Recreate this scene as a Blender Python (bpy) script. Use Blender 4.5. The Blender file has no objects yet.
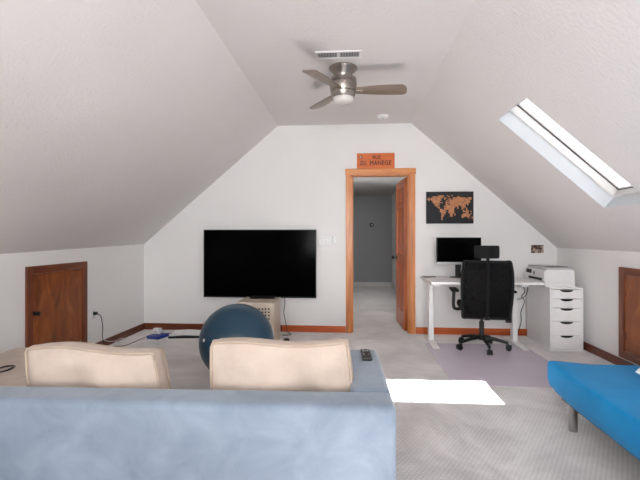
import bpy, bmesh, math, random
from mathutils import Vector, Matrix, Euler
random.seed(7)
PI = math.pi
sc = bpy.context.scene
COL = sc.collection
R = math.radians

# ------------------------------------------------------------------ materials
def lin(c):
    return tuple((v/255/12.92) if v/255 <= .04045 else ((v/255+.055)/1.055)**2.4 for v in c) + (1.0,)

class NT:
    def __init__(s, name):
        s.m = bpy.data.materials.new(name); s.m.use_nodes = True
        s.t = s.m.node_tree; s.b = s.t.nodes['Principled BSDF']
    def n(s, typ, **kw):
        o = s.t.nodes.new(typ)
        for k, v in kw.items(): setattr(o, k, v)
        return o
    def l(s, a, b): s.t.links.new(a, b)
    def coords(s, scale=(1,1,1), rot=(0,0,0), kind='Object'):
        tc = s.n('ShaderNodeTexCoord'); mp = s.n('ShaderNodeMapping')
        mp.inputs['Scale'].default_value = scale; mp.inputs['Rotation'].default_value = rot
        s.l(tc.outputs[kind], mp.inputs['Vector']); return mp.outputs['Vector']
    def noise(s, vec, scale, detail=3, rough=.5, dist=0):
        o = s.n('ShaderNodeTexNoise'); o.inputs['Scale'].default_value = scale
        o.inputs['Detail'].default_value = detail; o.inputs['Roughness'].default_value = rough
        o.inputs['Distortion'].default_value = dist
        s.l(vec, o.inputs['Vector']); return o.outputs['Fac']
    def ramp(s, fac, stops):
        o = s.n('ShaderNodeValToRGB'); e = o.color_ramp.elements
        while len(e) < len(stops): e.new(.5)
        for el, (p, c) in zip(e, stops): el.position = p; el.color = lin(c)
        s.l(fac, o.inputs['Fac']); return o.outputs['Color']
    def bump(s, fac, strength, dist):
        o = s.n('ShaderNodeBump'); o.inputs['Strength'].default_value = strength
        o.inputs['Distance'].default_value = dist
        s.l(fac, o.inputs['Height']); s.l(o.outputs['Normal'], s.b.inputs['Normal']); return o
    def base(s, c): s.l(c, s.b.inputs['Base Color'])
    def set(s, rough=.5, metal=0, **kw):
        s.b.inputs['Roughness'].default_value = rough; s.b.inputs['Metallic'].default_value = metal
        for k, v in kw.items(): s.b.inputs[k.replace('_', ' ')].default_value = v
        return s.m

def plain(name, c, rough=.5, metal=0, var=.06, scale=20, bump=0, **kw):
    k = NT(name); v = k.coords()
    f = k.noise(v, scale)
    lo = tuple(max(0, x*(1-var)) for x in c); hi = tuple(min(255, x*(1+var)) for x in c)
    k.base(k.ramp(f, [(.3, lo), (.7, hi)]))
    if bump: k.bump(k.noise(v, scale*8), bump, .002)
    return k.set(rough, metal, **kw)

def paint(name, c, texscale, strength):
    k = NT(name); v = k.coords()
    k.base(k.ramp(k.noise(v, 1.5), [(.3, tuple(x*.985 for x in c)), (.7, c)]))
    k.bump(k.noise(v, texscale, 4, .6), strength, .006)
    return k.set(.75, Specular_IOR_Level=.2)

def wood(name, dark, mid, light, axis='Z', rough=.4, scale=1.0, figured=False):
    k = NT(name)
    sc_ = {'X': (1.2, 16, 16), 'Y': (16, 1.2, 16), 'Z': (16, 16, 1.2)}[axis]
    if figured: sc_ = {'X': (2, 6, 6), 'Y': (6, 2, 6), 'Z': (5, 5, 1.6)}[axis]
    v = k.coords(tuple(x*scale for x in sc_))
    f = k.noise(v, 1.6, 5, .55, 1.2 if figured else .5)
    k.base(k.ramp(f, [(.28, dark), (.5, mid), (.72, light)]))
    k.bump(k.noise(v, 6), .08, .001)
    return k.set(rough, Coat_Weight=.25, Coat_Roughness=.2)

def carpet_mat():
    k = NT('carpet'); v = k.coords()
    big = k.noise(v, 1.7, 5, .65, .6); fine = k.noise(v, 170, 2)
    ws = []
    for a in (32, -48):
        w = k.n('ShaderNodeTexWave'); w.inputs['Scale'].default_value = 14; w.inputs['Distortion'].default_value = 1.2
        w.inputs['Detail'].default_value = 1
        k.l(k.coords(rot=(0, 0, R(a))), w.inputs['Vector']); ws.append(w.outputs['Fac'])
    dots = k.n('ShaderNodeMath', operation='MULTIPLY'); k.l(ws[0], dots.inputs[0]); k.l(ws[1], dots.inputs[1])
    mix = k.n('ShaderNodeMath', operation='MULTIPLY_ADD'); k.l(dots.outputs[0], mix.inputs[0]); mix.inputs[1].default_value = .15; k.l(big, mix.inputs[2])
    mix2 = k.n('ShaderNodeMath', operation='MULTIPLY_ADD'); k.l(fine, mix2.inputs[0]); mix2.inputs[1].default_value = .3; k.l(mix.outputs[0], mix2.inputs[2])
    k.base(k.ramp(mix2.outputs[0], [(.52, (172, 166, 165)), (.88, (226, 220, 218))]))
    h = k.n('ShaderNodeMath', operation='MULTIPLY_ADD'); k.l(dots.outputs[0], h.inputs[0]); h.inputs[1].default_value = .5; k.l(fine, h.inputs[2])
    k.bump(h.outputs[0], .35, .006)
    return k.set(.95, Specular_IOR_Level=.1, Sheen_Weight=.8, Sheen_Roughness=.42)

def velvet(name, dark, light, scale=4, sheen=.4):
    k = NT(name); v = k.coords()
    f = k.noise(v, scale, 4, .6, .6)
    k.base(k.ramp(f, [(.3, dark), (.7, light)]))
    k.bump(k.noise(v, 220, 2), .2, .002)
    return k.set(.85, Sheen_Weight=sheen, Sheen_Roughness=.4, Specular_IOR_Level=.15)

def glass_mat(name, tint=(250, 250, 250), gloss=.06):
    k = NT(name); t = k.t
    tr = k.n('ShaderNodeBsdfTransparent'); tr.inputs['Color'].default_value = lin(tint)
    gl = k.n('ShaderNodeBsdfGlossy'); gl.inputs['Roughness'].default_value = .02
    mx = k.n('ShaderNodeMixShader'); mx.inputs[0].default_value = gloss
    k.l(tr.outputs[0], mx.inputs[1]); k.l(gl.outputs[0], mx.inputs[2])
    k.l(mx.outputs[0], t.nodes['Material Output'].inputs['Surface'])
    return k.m

def mat_film():
    # translucent lilac vinyl chair mat
    k = NT('vinyl_mat')
    v = k.coords()
    k.base(k.ramp(k.noise(v, 3), [(.3, (230, 219, 233)), (.7, (236, 226, 239))]))
    k.bump(k.noise(v, 5, 2), .06, .01)
    k.set(.14, Specular_IOR_Level=.7)
    tr = k.n('ShaderNodeBsdfTransparent'); tr.inputs['Color'].default_value = lin((240, 232, 244))
    mx = k.n('ShaderNodeMixShader'); mx.inputs[0].default_value = .78
    k.l(tr.outputs[0], mx.inputs[1]); k.l(k.b.outputs[0], mx.inputs[2])
    k.l(mx.outputs[0], k.t.nodes['Material Output'].inputs['Surface'])
    return k.m

def mesh_fabric():
    k = NT('mesh_fabric'); v = k.coords((1, 1, 1))
    ck = k.n('ShaderNodeTexChecker'); ck.inputs['Scale'].default_value = 230
    k.l(v, ck.inputs['Vector'])
    k.base(k.ramp(k.noise(v, 30), [(.3, (7, 7, 8)), (.7, (13, 13, 14))]))
    k.set(.8, Specular_IOR_Level=.15)
    tr = k.n('ShaderNodeBsdfTransparent'); mx = k.n('ShaderNodeMixShader')
    m = k.n('ShaderNodeMath', operation='MULTIPLY_ADD'); k.l(ck.outputs['Fac'], m.inputs[0]); m.inputs[1].default_value = .1; m.inputs[2].default_value = .87
    k.l(m.outputs[0], mx.inputs[0])
    k.l(tr.outputs[0], mx.inputs[1]); k.l(k.b.outputs[0], mx.inputs[2])
    k.l(mx.outputs[0], k.t.nodes['Material Output'].inputs['Surface'])
    return k.m

M = dict(
    wall=paint('wall_paint', (235, 234, 233), 90, .06),
    ceil=paint('ceiling_paint', (223, 220, 219), 42, .8),
    shaft=paint('white_trim_paint', (214, 217, 222), 60, .02),
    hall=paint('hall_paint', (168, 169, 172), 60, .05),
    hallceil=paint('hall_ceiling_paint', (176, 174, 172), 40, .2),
    trimw=plain('white_gloss_trim', (226, 224, 222), .4, var=.01),
    carpet=carpet_mat(),
    pine=wood('honey_pine', (166, 92, 40), (202, 122, 58), (220, 148, 82), 'Z'),
    pinex=wood('honey_pine_across', (166, 92, 40), (202, 122, 58), (220, 148, 82), 'X'),
    leaf=wood('amber_door_wood', (150, 66, 16), (192, 92, 26), (210, 114, 40), 'Z'),
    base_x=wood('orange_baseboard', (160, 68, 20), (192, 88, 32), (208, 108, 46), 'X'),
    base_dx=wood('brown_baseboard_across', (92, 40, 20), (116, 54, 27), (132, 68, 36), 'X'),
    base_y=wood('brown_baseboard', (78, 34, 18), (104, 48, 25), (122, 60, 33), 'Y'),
    accz=wood('walnut_trim', (86, 38, 18), (114, 54, 26), (130, 66, 34), 'Z'),
    accy=wood('walnut_trim_along', (86, 38, 18), (114, 54, 26), (130, 66, 34), 'Y'),
    accp=wood('figured_walnut', (92, 42, 14), (134, 68, 26), (164, 92, 40), 'Z', .35, 1, True),
    blacktv=plain('screen_black', (3, 3, 4), .12, var=0, Specular_IOR_Level=.035),
    black=plain('black_plastic', (10, 10, 11), .45, var=.1),
    dark=plain('charcoal_plastic', (34, 34, 36), .5, var=.08),
    steel=plain('brushed_nickel', (166, 158, 151), .3, 1.0, var=.05, scale=60),
    silver=plain('silver_plastic', (176, 178, 180), .35, .6, var=.02),
    chrome=plain('satin_chrome', (170, 168, 166), .25, 1.0, var=.04),
    blade=wood('grey_taupe_blade', (112, 96, 86), (128, 112, 100), (140, 124, 112), 'X', .45),
    globe=plain('opal_glass', (206, 202, 198), .25, var=.005, Coat_Weight=.3),
    ventgrey=plain('shaded_duct', (92, 90, 90), .8, var=.02),
    white=plain('white_lacquer', (238, 237, 236), .35, var=.01),
    whitep=plain('white_plastic', (228, 228, 228), .4, var=.01),
    greyp=plain('pale_grey_plastic', (186, 186, 188), .45, var=.02),
    sofa=velvet('pale_blue_velvet', (108, 119, 134), (131, 142, 157), 4.5, .35),
    cream=velvet('cream_canvas', (180, 163, 151), (196, 180, 168), 6, .05),
    cord_trim=velvet('shaded_piping', (168, 150, 135), (184, 166, 150), 6, .05),  # darker than the cushion to carry the shadow line under the piping
    taupe=velvet('taupe_weave', (180, 165, 152), (196, 181, 168), 5, .1),
    futon=velvet('turquoise_cotton', (6, 122, 180), (16, 138, 198), 3, .1),
    ball=plain('navy_rubber', (22, 60, 82), .32, var=.05, scale=3, bump=.03),
    film=mat_film(), mesh=mesh_fabric(),
    fabric=plain('black_upholstery', (5, 5, 6), .9, var=.15, scale=60, bump=.2),
    birch=wood('pale_limed_wood', (196, 180, 162), (208, 193, 176), (218, 204, 188), 'Z', .5),
    holed=plain('hollow_dark', (24, 20, 18), .9),
    blue=plain('royal_blue_card', (28, 52, 140), .5, var=.05),
    paper=plain('white_paper', (236, 236, 236), .7, var=.02),
    sign=wood('orange_sign_board', (190, 84, 14), (210, 100, 18), (220, 114, 28), 'X', .45),
    ink=plain('dark_brown_letters', (40, 8, 6), .6),
    canvas=plain('blue_black_canvas', (20, 23, 30), .7, var=.25, scale=25),
    copper=plain('copper_tiles', (196, 132, 88), .5, var=.2, scale=45),
    photo=None,
    glass=glass_mat('clear_glass'),
    pillow=velvet('white_cotton', (222, 220, 216), (236, 234, 230), 8, .1),
)
k = NT('snapshot_print'); v = k.coords()
k.base(k.ramp(k.noise(v, 22, 4, .6, 1.0), [(.38, (26, 18, 18)), (.5, (92, 66, 56)), (.6, (196, 178, 160))]))
M['photo'] = k.set(.35)

# ------------------------------------------------------------------ mesh helpers
class MB:
    def __init__(s): s.bm = bmesh.new()
    def box(s, a, b, m=None):
        """box between corners a and b"""
        c = [(x+y)/2 for x, y in zip(a, b)]; d = [abs(y-x) for x, y in zip(a, b)]
        t = Matrix.Translation(c) @ Matrix.Diagonal((*d, 1))
        if m is not None: t = m @ t
        bmesh.ops.create_cube(s.bm, size=1, matrix=t); return s
    def cyl(s, p, q, r, r2=None, seg=20):
        p, q = Vector(p), Vector(q); d = q-p
        rot = d.to_track_quat('Z', 'Y').to_matrix().to_4x4()
        bmesh.ops.create_cone(s.bm, cap_ends=True, segments=seg, radius1=r, radius2=r if r2 is None else r2,
                              depth=d.length, matrix=Matrix.Translation((p+q)/2) @ rot); return s
    def lathe(s, prof, seg=40, m=None, closed=True):
        rings = []
        for r, z in prof:
            if r < 1e-5: rings.append([s.bm.verts.new((0, 0, z))])
            else: rings.append([s.bm.verts.new((r*math.cos(2*PI*i/seg), r*math.sin(2*PI*i/seg), z)) for i in range(seg)])
        vs = [v for r in rings for v in r]
        for a, b in zip(rings, rings[1:]):
            for i in range(seg):
                j = (i+1) % seg
                if len(a) == 1 and len(b) == 1: continue
                if len(a) == 1: s.bm.faces.new((a[0], b[j], b[i]))
                elif len(b) == 1: s.bm.faces.new((a[i], a[j], b[0]))
                else: s.bm.faces.new((a[i], a[j], b[j], b[i]))
        if closed:
            for ring in (rings[0], rings[-1]):
                if len(ring) > 2: s.bm.faces.new(ring)
        if m is not None: bmesh.ops.transform(s.bm, matrix=m, verts=vs)
        return s
    def prism(s, pts, axis, a, b):
        """polygon extruded along an axis from a to b"""
        def mk(p, t):
            if axis == 'Y': return (p[0], t, p[1])
            if axis == 'X': return (t, p[0], p[1])
            return (p[0], p[1], t)
        A = [s.bm.verts.new(mk(p, a)) for p in pts]; B = [s.bm.verts.new(mk(p, b)) for p in pts]
        s.bm.faces.new(A); s.bm.faces.new(B[::-1])
        for i in range(len(pts)):
            j = (i+1) % len(pts); s.bm.faces.new((A[i], B[i], B[j], A[j]))
        return s
    def tube(s, pts, r, seg=8, sub=6, cyclic=False):
        P = [Vector(p) for p in pts]; out = []
        n = len(P)
        for i in range(n if cyclic else n-1):
            p0 = P[(i-1) % n] if (cyclic or i > 0) else P[i]
            p1, p2 = P[i], P[(i+1) % n]
            p3 = P[(i+2) % n] if (cyclic or i+2 < n) else p2
            for t in range(sub):
                u = t/sub
                out.append(.5*((2*p1)+(p2-p0)*u+(2*p0-5*p1+4*p2-p3)*u*u+(3*p1-p0-3*p2+p3)*u**3))
        if not cyclic: out.append(P[-1])
        rings = []; up = Vector((0, 0, 1)); N = len(out)
        for i, p in enumerate(out):
            d = (out[(i+1) % N] if (cyclic or i+1 < N) else p) - (out[i-1] if (cyclic or i > 0) else p)
            if d.length < 1e-9: d = up.copy()
            d.normalize()
            x = d.cross(up if abs(d.z) < .95 else Vector((0, 1, 0))).normalized(); y = x.cross(d)
            rr = r(i/(N-1)) if callable(r) else r
            rings.append([s.bm.verts.new(p+rr*(x*math.cos(2*PI*q/seg)+y*math.sin(2*PI*q/seg))) for q in range(seg)])
        for i in range(N if cyclic else N-1):
            a, b = rings[i], rings[(i+1) % N]
            for q in range(seg):
                w = (q+1) % seg; s.bm.faces.new((a[q], a[w], b[w], b[q]))
        if not cyclic: s.bm.faces.new(rings[0][::-1]); s.bm.faces.new(rings[-1])
        return s
    def grid(s, nu, nv, f):
        V = [[s.bm.verts.new(f(i/nu, j/nv)) for j in range(nv+1)] for i in range(nu+1)]
        for i in range(nu):
            for j in range(nv): s.bm.faces.new((V[i][j], V[i+1][j], V[i+1][j+1], V[i][j+1]))
        return s
    def build(s, name, mat, parent=None, bevel=0, seg=2, smooth=True, sub=0, solid=0, m=None):
        bm = s.bm
        if m is not None: bmesh.ops.transform(bm, matrix=m, verts=bm.verts[:])
        bmesh.ops.recalc_face_normals(bm, faces=bm.faces[:])
        me = bpy.data.meshes.new(name); bm.to_mesh(me); bm.free()
        o = bpy.data.objects.new(name, me); COL.objects.link(o)
        me.materials.append(M[mat] if isinstance(mat, str) else mat)
        if parent: o.parent = parent
        if solid:
            md = o.modifiers.new('solid', 'SOLIDIFY'); md.thickness = solid; md.offset = 0
        if bevel:
            md = o.modifiers.new('bevel', 'BEVEL'); md.width = bevel; md.segments = seg; md.limit_method = 'ANGLE'; md.angle_limit = R(40)
        if sub:
            md = o.modifiers.new('sub', 'SUBSURF'); md.levels = sub; md.render_levels = sub
        if smooth:
            me.shade_smooth()
            if not sub:
                md = o.modifiers.new('norm', 'WEIGHTED_NORMAL') if bevel else None
                try: me.set_sharp_from_angle(angle=R(40))
                except Exception: pass
        return o

def tag(o, label, cat, group=None):
    o['label'] = label; o['category'] = cat
    if group: o['group'] = group
    return o
def thing(name, label, cat, loc, rz=0, group=None):
    o = bpy.data.objects.new(name, None); COL.objects.link(o); o.empty_display_size = .1
    o.location = loc; o.rotation_euler = (0, 0, rz)
    return tag(o, label, cat, group)
def struct_empty(name, loc=(0, 0, 0), rot=(0, 0, 0), label=None, cat=None):
    o = bpy.data.objects.new(name, None); COL.objects.link(o); o.empty_display_size = .1
    o.location = loc; o.rotation_euler = rot; o['kind'] = 'structure'
    o['label'] = label; o['category'] = cat
    return o
def struct(o, label, cat):
    o['kind'] = 'structure'; return tag(o, label, cat)
def copies(root, loc, rz=None, label=None):
    r = root.copy(); COL.objects.link(r); r.location = loc
    if rz is not None: r.rotation_euler = (0, 0, rz)
    if label: r['label'] = label
    for ch in list(root.children):
        c = ch.copy(); COL.objects.link(c); c.parent = r
        for g in list(ch.children):
            d = g.copy(); COL.objects.link(d); d.parent = c
    return r

# ------------------------------------------------------------------ the room
D = 5.46                 # inner face of the far wall
YR = -1.7                # rear wall
XL, XR, XA, XB = -2.777, 2.571, -.956, .770
ZL, ZR, ZC = 1.145, 1.105, 2.70
WT = .11                 # far wall thickness
HX0, HX1, HY, HZ = -.62, 1.03, 10.7, 2.29      # hall
struct(MB().box((XL-.2, YR-.2, -.12), (XR+.2, D+WT, 0)).box((HX0-.1, D+WT, -.12), (HX1+.1, HY+.12, 0)).build('floor', 'carpet', smooth=False),
       'grey looped carpet covering the floor and running into the hall', 'floor')
struct(MB().box((XL-.12, YR, 0), (XL, D+WT, ZL)).build('wall_left', 'wall', smooth=False), 'low white knee wall with outlet and square walnut door, near ball', 'wall')
struct(MB().box((XR, YR, 0), (XR+.12, D+WT, ZR)).build('wall_right', 'wall', smooth=False), 'low white knee wall behind the drawer unit and futon', 'wall')
DW0, DW1, DH = 0.0, .755, 2.044
mb = MB()
mb.prism([(XL-.1, 0), (DW0, 0), (DW0, ZC+.05), (XA, ZC+.05), (XL-.1, ZL)], 'Y', D, D+WT)
mb.box((DW0, D, DH), (DW1, D+WT, ZC+.05))
mb.prism([(DW1, 0), (XR+.1, 0), (XR+.1, ZR), (XB, ZC+.05), (DW1, ZC+.05)], 'Y', D, D+WT)
struct(mb.build('wall_back', 'wall', smooth=False), 'white gable wall carrying the television and the doorway', 'wall')
# rear gable wall with an invented wide window supplying daylight (behind the camera)
GX0, GX1, GZ0, GZ1 = -1.5, 1.3, .75, 2.25
mb = MB()
mb.prism([(XL-.1, 0), (GX0, 0), (GX0, ZC+.05), (XA, ZC+.05), (XL-.1, ZL)], 'Y', YR-.14, YR)
mb.prism([(GX1, 0), (XR+.1, 0), (XR+.1, ZR), (GX1, 2.27)], 'Y', YR-.14, YR)
mb.box((GX0, YR-.14, 0), (GX1, YR, GZ0))
mb.prism([(GX0, GZ1), (GX1, GZ1), (GX1, 2.27), (XB, ZC+.05), (GX0, ZC+.05)], 'Y', YR-.14, YR)
struct(mb.build('wall_rear', 'wall', smooth=False), 'white gable wall behind the sofa with an added wide window', 'wall')
w2 = struct_empty('added_rear_window', ((GX0+GX1)/2, YR-.07, GZ0), label='added wide window in the rear gable wall, for daylight', cat='window')
hw = (GX1-GX0)/2; hh = GZ1-GZ0
mb = MB()
for a, b in (((-hw, 0), (-hw+.06, hh)), ((hw-.06, 0), (hw, hh)), ((-hw, 0), (hw, .06)), ((-hw, hh-.06), (hw, hh)), ((-.03, 0), (.03, hh))):
    mb.box((a[0], -.04, a[1]), (b[0], .04, b[1]))
mb.build('window_frame', 'trimw', w2, smooth=False)
MB().box((-hw+.05, -.004, .05), (hw-.05, .004, hh-.05)).build('window_pane', 'glass', w2, smooth=False)

# ceilings
struct(MB().box((XA-.02, YR-.14, ZC), (XB+.02, D+WT, ZC+.12)).build('ceiling', 'ceil', smooth=False), 'flat white textured ceiling strip carrying the fan', 'ceiling')
sl = (ZC-ZL)/(XA-XL); L = math.hypot(XA-XL, ZC-ZL); nx, nz = -(ZC-ZL)/L, (XA-XL)/L
mb = MB()
vv = []
for y in (YR-.14, D+WT):
    zl = ZL-.0175*(D-y)
    vv.append([mb.bm.verts.new((x, y, z)) for x, z in ((XL, zl), (XA, ZC), (XA+nx*.14, ZC+nz*.14), (XL+nx*.14, zl+nz*.14))])
mb.bm.faces.new(vv[0]); mb.bm.faces.new(vv[1][::-1])
for i in range(4):
    j = (i+1) % 4; mb.bm.faces.new((vv[0][i], vv[1][i], vv[1][j], vv[0][j]))
struct(mb.build('ceiling.001', 'ceil', smooth=False), 'white textured sloping ceiling over the television side, without a skylight', 'ceiling')
ANG = math.atan2(ZC-ZR, XR-XB); LR = math.hypot(XR-XB, ZC-ZR)
S0, S1, Y0, Y1, TH = .665, 1.835, 3.16, 3.735, .26
mb = MB()
V0, V1 = .62, 1.195              # unseen skylight added beside the camera, its sun patch brightens the ceiling
mb.box((0, YR-.14, 0), (LR, V0, TH)).box((0, V1, 0), (LR, Y0, TH)).box((0, Y1, 0), (LR, D+WT, TH))
for a_, b_ in ((V0, V1), (Y0, Y1)): mb.box((0, a_, 0), (S0, b_, TH)).box((S1, a_, 0), (LR, b_, TH))
slope = mb.build('ceiling.002', 'ceil', smooth=False)
slope.location = (XB, 0, ZC); slope.rotation_euler = (0, ANG, 0)
struct(slope, 'white textured sloping ceiling pierced by the skylight', 'ceiling')
def ring(mb, s0, s1, y0, y1, w, n0, n1):
    mb.box((s0, y0, n0), (s0+w, y1, n1)).box((s1-w, y0, n0), (s1, y1, n1)).box((s0+w, y0, n0), (s1-w, y0+w, n1)).box((s0+w, y1-w, n0), (s1-w, y1, n1))
    return mb
def skylight(name, Y0, Y1, label):
    w1 = struct_empty(name, (XB, Y0, ZC), (0, ANG, 0), label, 'window')
    W = Y1-Y0; g = .004
    ring(MB(), S0+.0005, S1-.0005, .0005, W-.0005, g, .0, .30).build('shaft_lining', 'shaft', w1, smooth=False)
    ring(MB(), S0+g, S1-g, g, W-g, .022, .115, .30).build('window_frame', 'trimw', w1, bevel=.003)
    ring(MB(), S0+g+.024, S1-g-.024, g+.024, W-g-.024, .018, .185, .27).build('window_sash', 'trimw', w1, bevel=.003)
    ring(MB(), S0+g+.0225, S1-g-.0225, g+.0225, W-g-.0225, .0035, .178, .19).build('seal_strip', 'dark', w1, smooth=False)
    MB().box((S0+.04, .04, .225), (S1-.04, W-.04, .231)).build('window_pane', 'glass', w1, smooth=False)
    ring(MB(), S0-.03, S1+.03, -.03, W+.03, .055, .301, .42).build('light_blocking_kerb', 'dark', w1, smooth=False)  # unseen raised kerb added to keep low sky rays out of the shaft
skylight('window_1', Y0, Y1, 'white framed skylight in the sloping ceiling')
skylight('added_skylight', V0, V1, 'added unseen skylight nearer the sofa, for bounced sunlight')

# hall beyond the doorway
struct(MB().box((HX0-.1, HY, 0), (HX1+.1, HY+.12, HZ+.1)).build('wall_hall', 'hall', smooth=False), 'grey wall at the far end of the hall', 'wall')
struct(MB().box((HX1, D+WT, 0), (HX1+.1, HY, HZ+.1)).build('wall_hall_right', 'wall', smooth=False), 'pale hall wall behind the open door', 'wall')
mb = MB().box((HX0-.1, D+WT, 0), (HX0, 6.0, HZ+.1)).box((HX0-.1, 7.5, 0), (HX0, HY, HZ+.1)).box((HX0-.1, 6.0, 0), (HX0, 7.5, .8)).box((HX0-.1, 6.0, 2.1), (HX0, 7.5, HZ+.1))
struct(mb.build('wall_hall_left', 'wall', smooth=False), 'pale hall wall with an added window, hidden left of the doorway', 'wall')
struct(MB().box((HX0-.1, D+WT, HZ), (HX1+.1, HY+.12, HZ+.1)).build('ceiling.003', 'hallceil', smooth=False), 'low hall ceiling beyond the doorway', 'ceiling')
w3 = struct_empty('added_hall_window', (HX0-.05, 6.75, .8), label='added window in the hidden hall wall, to light the hall', cat='window')  # unseen window added to brighten the hall
mb = MB()
for a, b in (((-.75, 0), (-.7, 1.3)), ((.7, 0), (.75, 1.3)), ((-.7, 0), (.7, .05)), ((-.7, 1.25), (.7, 1.3))): mb.box((-.03, a[0], a[1]), (.03, b[0], b[1]))
mb.build('window_frame', 'trimw', w3, smooth=False)
MB().box((-.004, -.7, .05), (.004, .7, 1.25)).build('window_pane', 'glass', w3, smooth=False)
mb = MB().box((HX0, HY-.014, 0), (HX1, HY, .10)).box((HX1-.014, D+WT, 0), (HX1, HY-.014, .10))
struct(mb.build('baseboard_hall', 'trimw', bevel=.004), 'white baseboard along the grey hall wall', 'baseboard')

# baseboards
BH, BT = .085, .014
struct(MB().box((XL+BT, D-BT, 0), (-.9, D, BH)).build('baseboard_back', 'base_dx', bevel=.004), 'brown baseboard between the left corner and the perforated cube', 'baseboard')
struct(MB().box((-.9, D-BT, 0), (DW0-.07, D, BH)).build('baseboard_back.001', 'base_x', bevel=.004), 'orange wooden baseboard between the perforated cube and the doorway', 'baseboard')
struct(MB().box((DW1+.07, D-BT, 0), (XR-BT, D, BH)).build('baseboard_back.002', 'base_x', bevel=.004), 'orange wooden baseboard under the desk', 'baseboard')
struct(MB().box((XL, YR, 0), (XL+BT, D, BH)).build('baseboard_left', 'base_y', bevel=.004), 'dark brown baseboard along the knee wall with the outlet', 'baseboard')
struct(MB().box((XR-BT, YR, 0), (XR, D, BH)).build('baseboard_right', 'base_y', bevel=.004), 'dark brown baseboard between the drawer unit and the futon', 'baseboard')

# door_1: pine-cased doorway with an open six panel leaf
d1 = struct_empty('door_1', (0, D, 0), label='honey pine cased doorway with its six panel door swung open', cat='door')
CW = .066
mb = MB().box((DW0-CW, -.018, 0), (DW0+.004, 0, DH+CW)).box((DW1-.004, -.018, 0), (DW1+CW, 0, DH+CW))
mb.build('door_casing', 'pine', d1, bevel=.006)
mb = MB().box((DW0-CW-.008, -.022, DH), (DW1+CW+.008, 0, DH+CW+.012)); mb.build('head_casing', 'pinex', d1, bevel=.006)
mb = MB().box((DW0, 0, 0), (DW0+.018, WT, DH)).box((DW1-.018, 0, 0), (DW1, WT, DH)).box((DW0, 0, DH-.018), (DW1, WT, DH))
mb.box((DW0+.018, .04, 0), (DW0+.030, .075, DH-.018)).box((DW1-.030, .04, 0), (DW1-.018, .075, DH-.018))
mb.build('door_jamb', 'pine', d1, bevel=.002)
# leaf, built along +x from its hinge edge, thickness along y
LW, LH, LT = .715, 2.005, .036
mb = MB().box((0, .011, 0), (LW, LT-.011, LH))
st = .105; midx = LW/2
rails = [(0, .23), (.86, .99), (1.62, 1.71), (LH-.11, LH)]
for x0, x1 in ((0, st), (midx-.05, midx+.05), (LW-st, LW)): mb.box((x0, 0, 0), (x1, LT, LH))
for z0, z1 in rails: mb.box((0, .0003, z0), (LW, LT-.0003, z1))
for (a, b) in ((rails[0][1], rails[1][0]), (rails[1][1], rails[2][0]), (rails[2][1], rails[3][0])):
    for x0, x1 in ((st, midx-.05), (midx+.05, LW-st)):
        mb.box((x0+.028, .005, a+.028), (x1-.028, LT-.005, b-.028))
leaf = mb.build('door_leaf', 'leaf', d1, bevel=.003)
leaf.location = (DW1-.022, WT-.002, .012); leaf.rotation_euler = (0, 0, R(92.5))
mb = MB()
for sy in (0, 1):
    y0 = -.055 if sy == 0 else LT+.055
    e = 0 if sy == 0 else LT
    mb.cyl((LW-.065, e, .93), (LW-.065, (e+y0)/2, .93), .012).cyl((LW-.065, e, .93), (LW-.065, e+(.008 if sy else -.008), .93), .03)
    mb.lathe([(0, -.022), (.018, -.018), (.027, -.004), (.027, .006), (.016, .02), (0, .022)], 20, Matrix.Translation((LW-.065, y0, .93)) @ Matrix.Rotation(PI/2, 4, 'X'))
hn = mb.build('knob', 'black', leaf); hn['label'] = 'black door knob'
for z in (.25, 1.05, 1.80):
    h = MB().cyl((DW1-.024, WT+.004, z-.05), (DW1-.024, WT+.004, z+.05), .009, seg=12).box((DW1-.023, WT-.062, z-.05), (DW1-.0175, WT-.002, z+.05)).build('hinge', 'black', d1)
    h['label'] = 'dark metal hinge'

def access_door(name, x, face, ya, yb, za, zb, hinge_far, label):
    """flush square attic door on a knee wall; face=+1 looks to +X"""
    r = struct_empty(name, (x, (ya+yb)/2, za), label=label, cat='door')
    w = (yb-ya)/2; h = zb-za; f = face; t = .07
    MB().box((0, -w, 0), (f*.022, -w+t, h)).box((0, w-t, 0), (f*.022, w, h)).build('side_casing', 'accz', r, bevel=.005)
    MB().box((0, -w+t, h-t), (f*.0215, w-t, h)).box((0, -w+t, 0), (f*.0215, w-t, t)).build('head_casing', 'accy', r, bevel=.005)
    lf = MB().box((0, -w+t+.003, t+.003), (f*.010, w-t-.003, h-t-.003)).build('door_panel', 'accp', r, bevel=.002)
    return r, lf, w, h, f, t
r2, lf2, w, h, f, t = access_door('door_2', XL, 1, 3.39, 4.215, .10, .985, False, 'square walnut attic door on the knee wall beside the outlet')
kn = MB().lathe([(0, 0), (.02, 0), (.02, .004), (.009, .008), (.009, .022), (.018, .03), (.019, .04), (.012, .048), (0, .05)], 20, Matrix.Translation((.010, -w+t+.03, .468)) @ Matrix.Rotation(PI/2, 4, 'Y')).build('knob', 'black', lf2)
kn['label'] = 'small dark knob'
r3, lf3, w, h, f, t = access_door('door_3', XR, -1, 3.37, 4.215, .10, .955, True, 'square walnut attic door on the knee wall beside the futon')
for z in (.22, .62):
    hg = MB().cyl((-.018, w-t-.002, z-.035), (-.018, w-t-.002, z+.035), .006, seg=10).box((-.0105, w-t-.03, z-.035), (-.013, w-t-.004, z+.035)).build('hinge', 'accz', lf3)
kn = MB().lathe([(0, 0), (.02, 0), (.02, .004), (.009, .008), (.009, .022), (.018, .03), (.019, .04), (.012, .048), (0, .05)], 20, Matrix.Translation((-.010, -w+t+.05, .44)) @ Matrix.Rotation(-PI/2, 4, 'Y')).build('knob', 'black', lf3)

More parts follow.
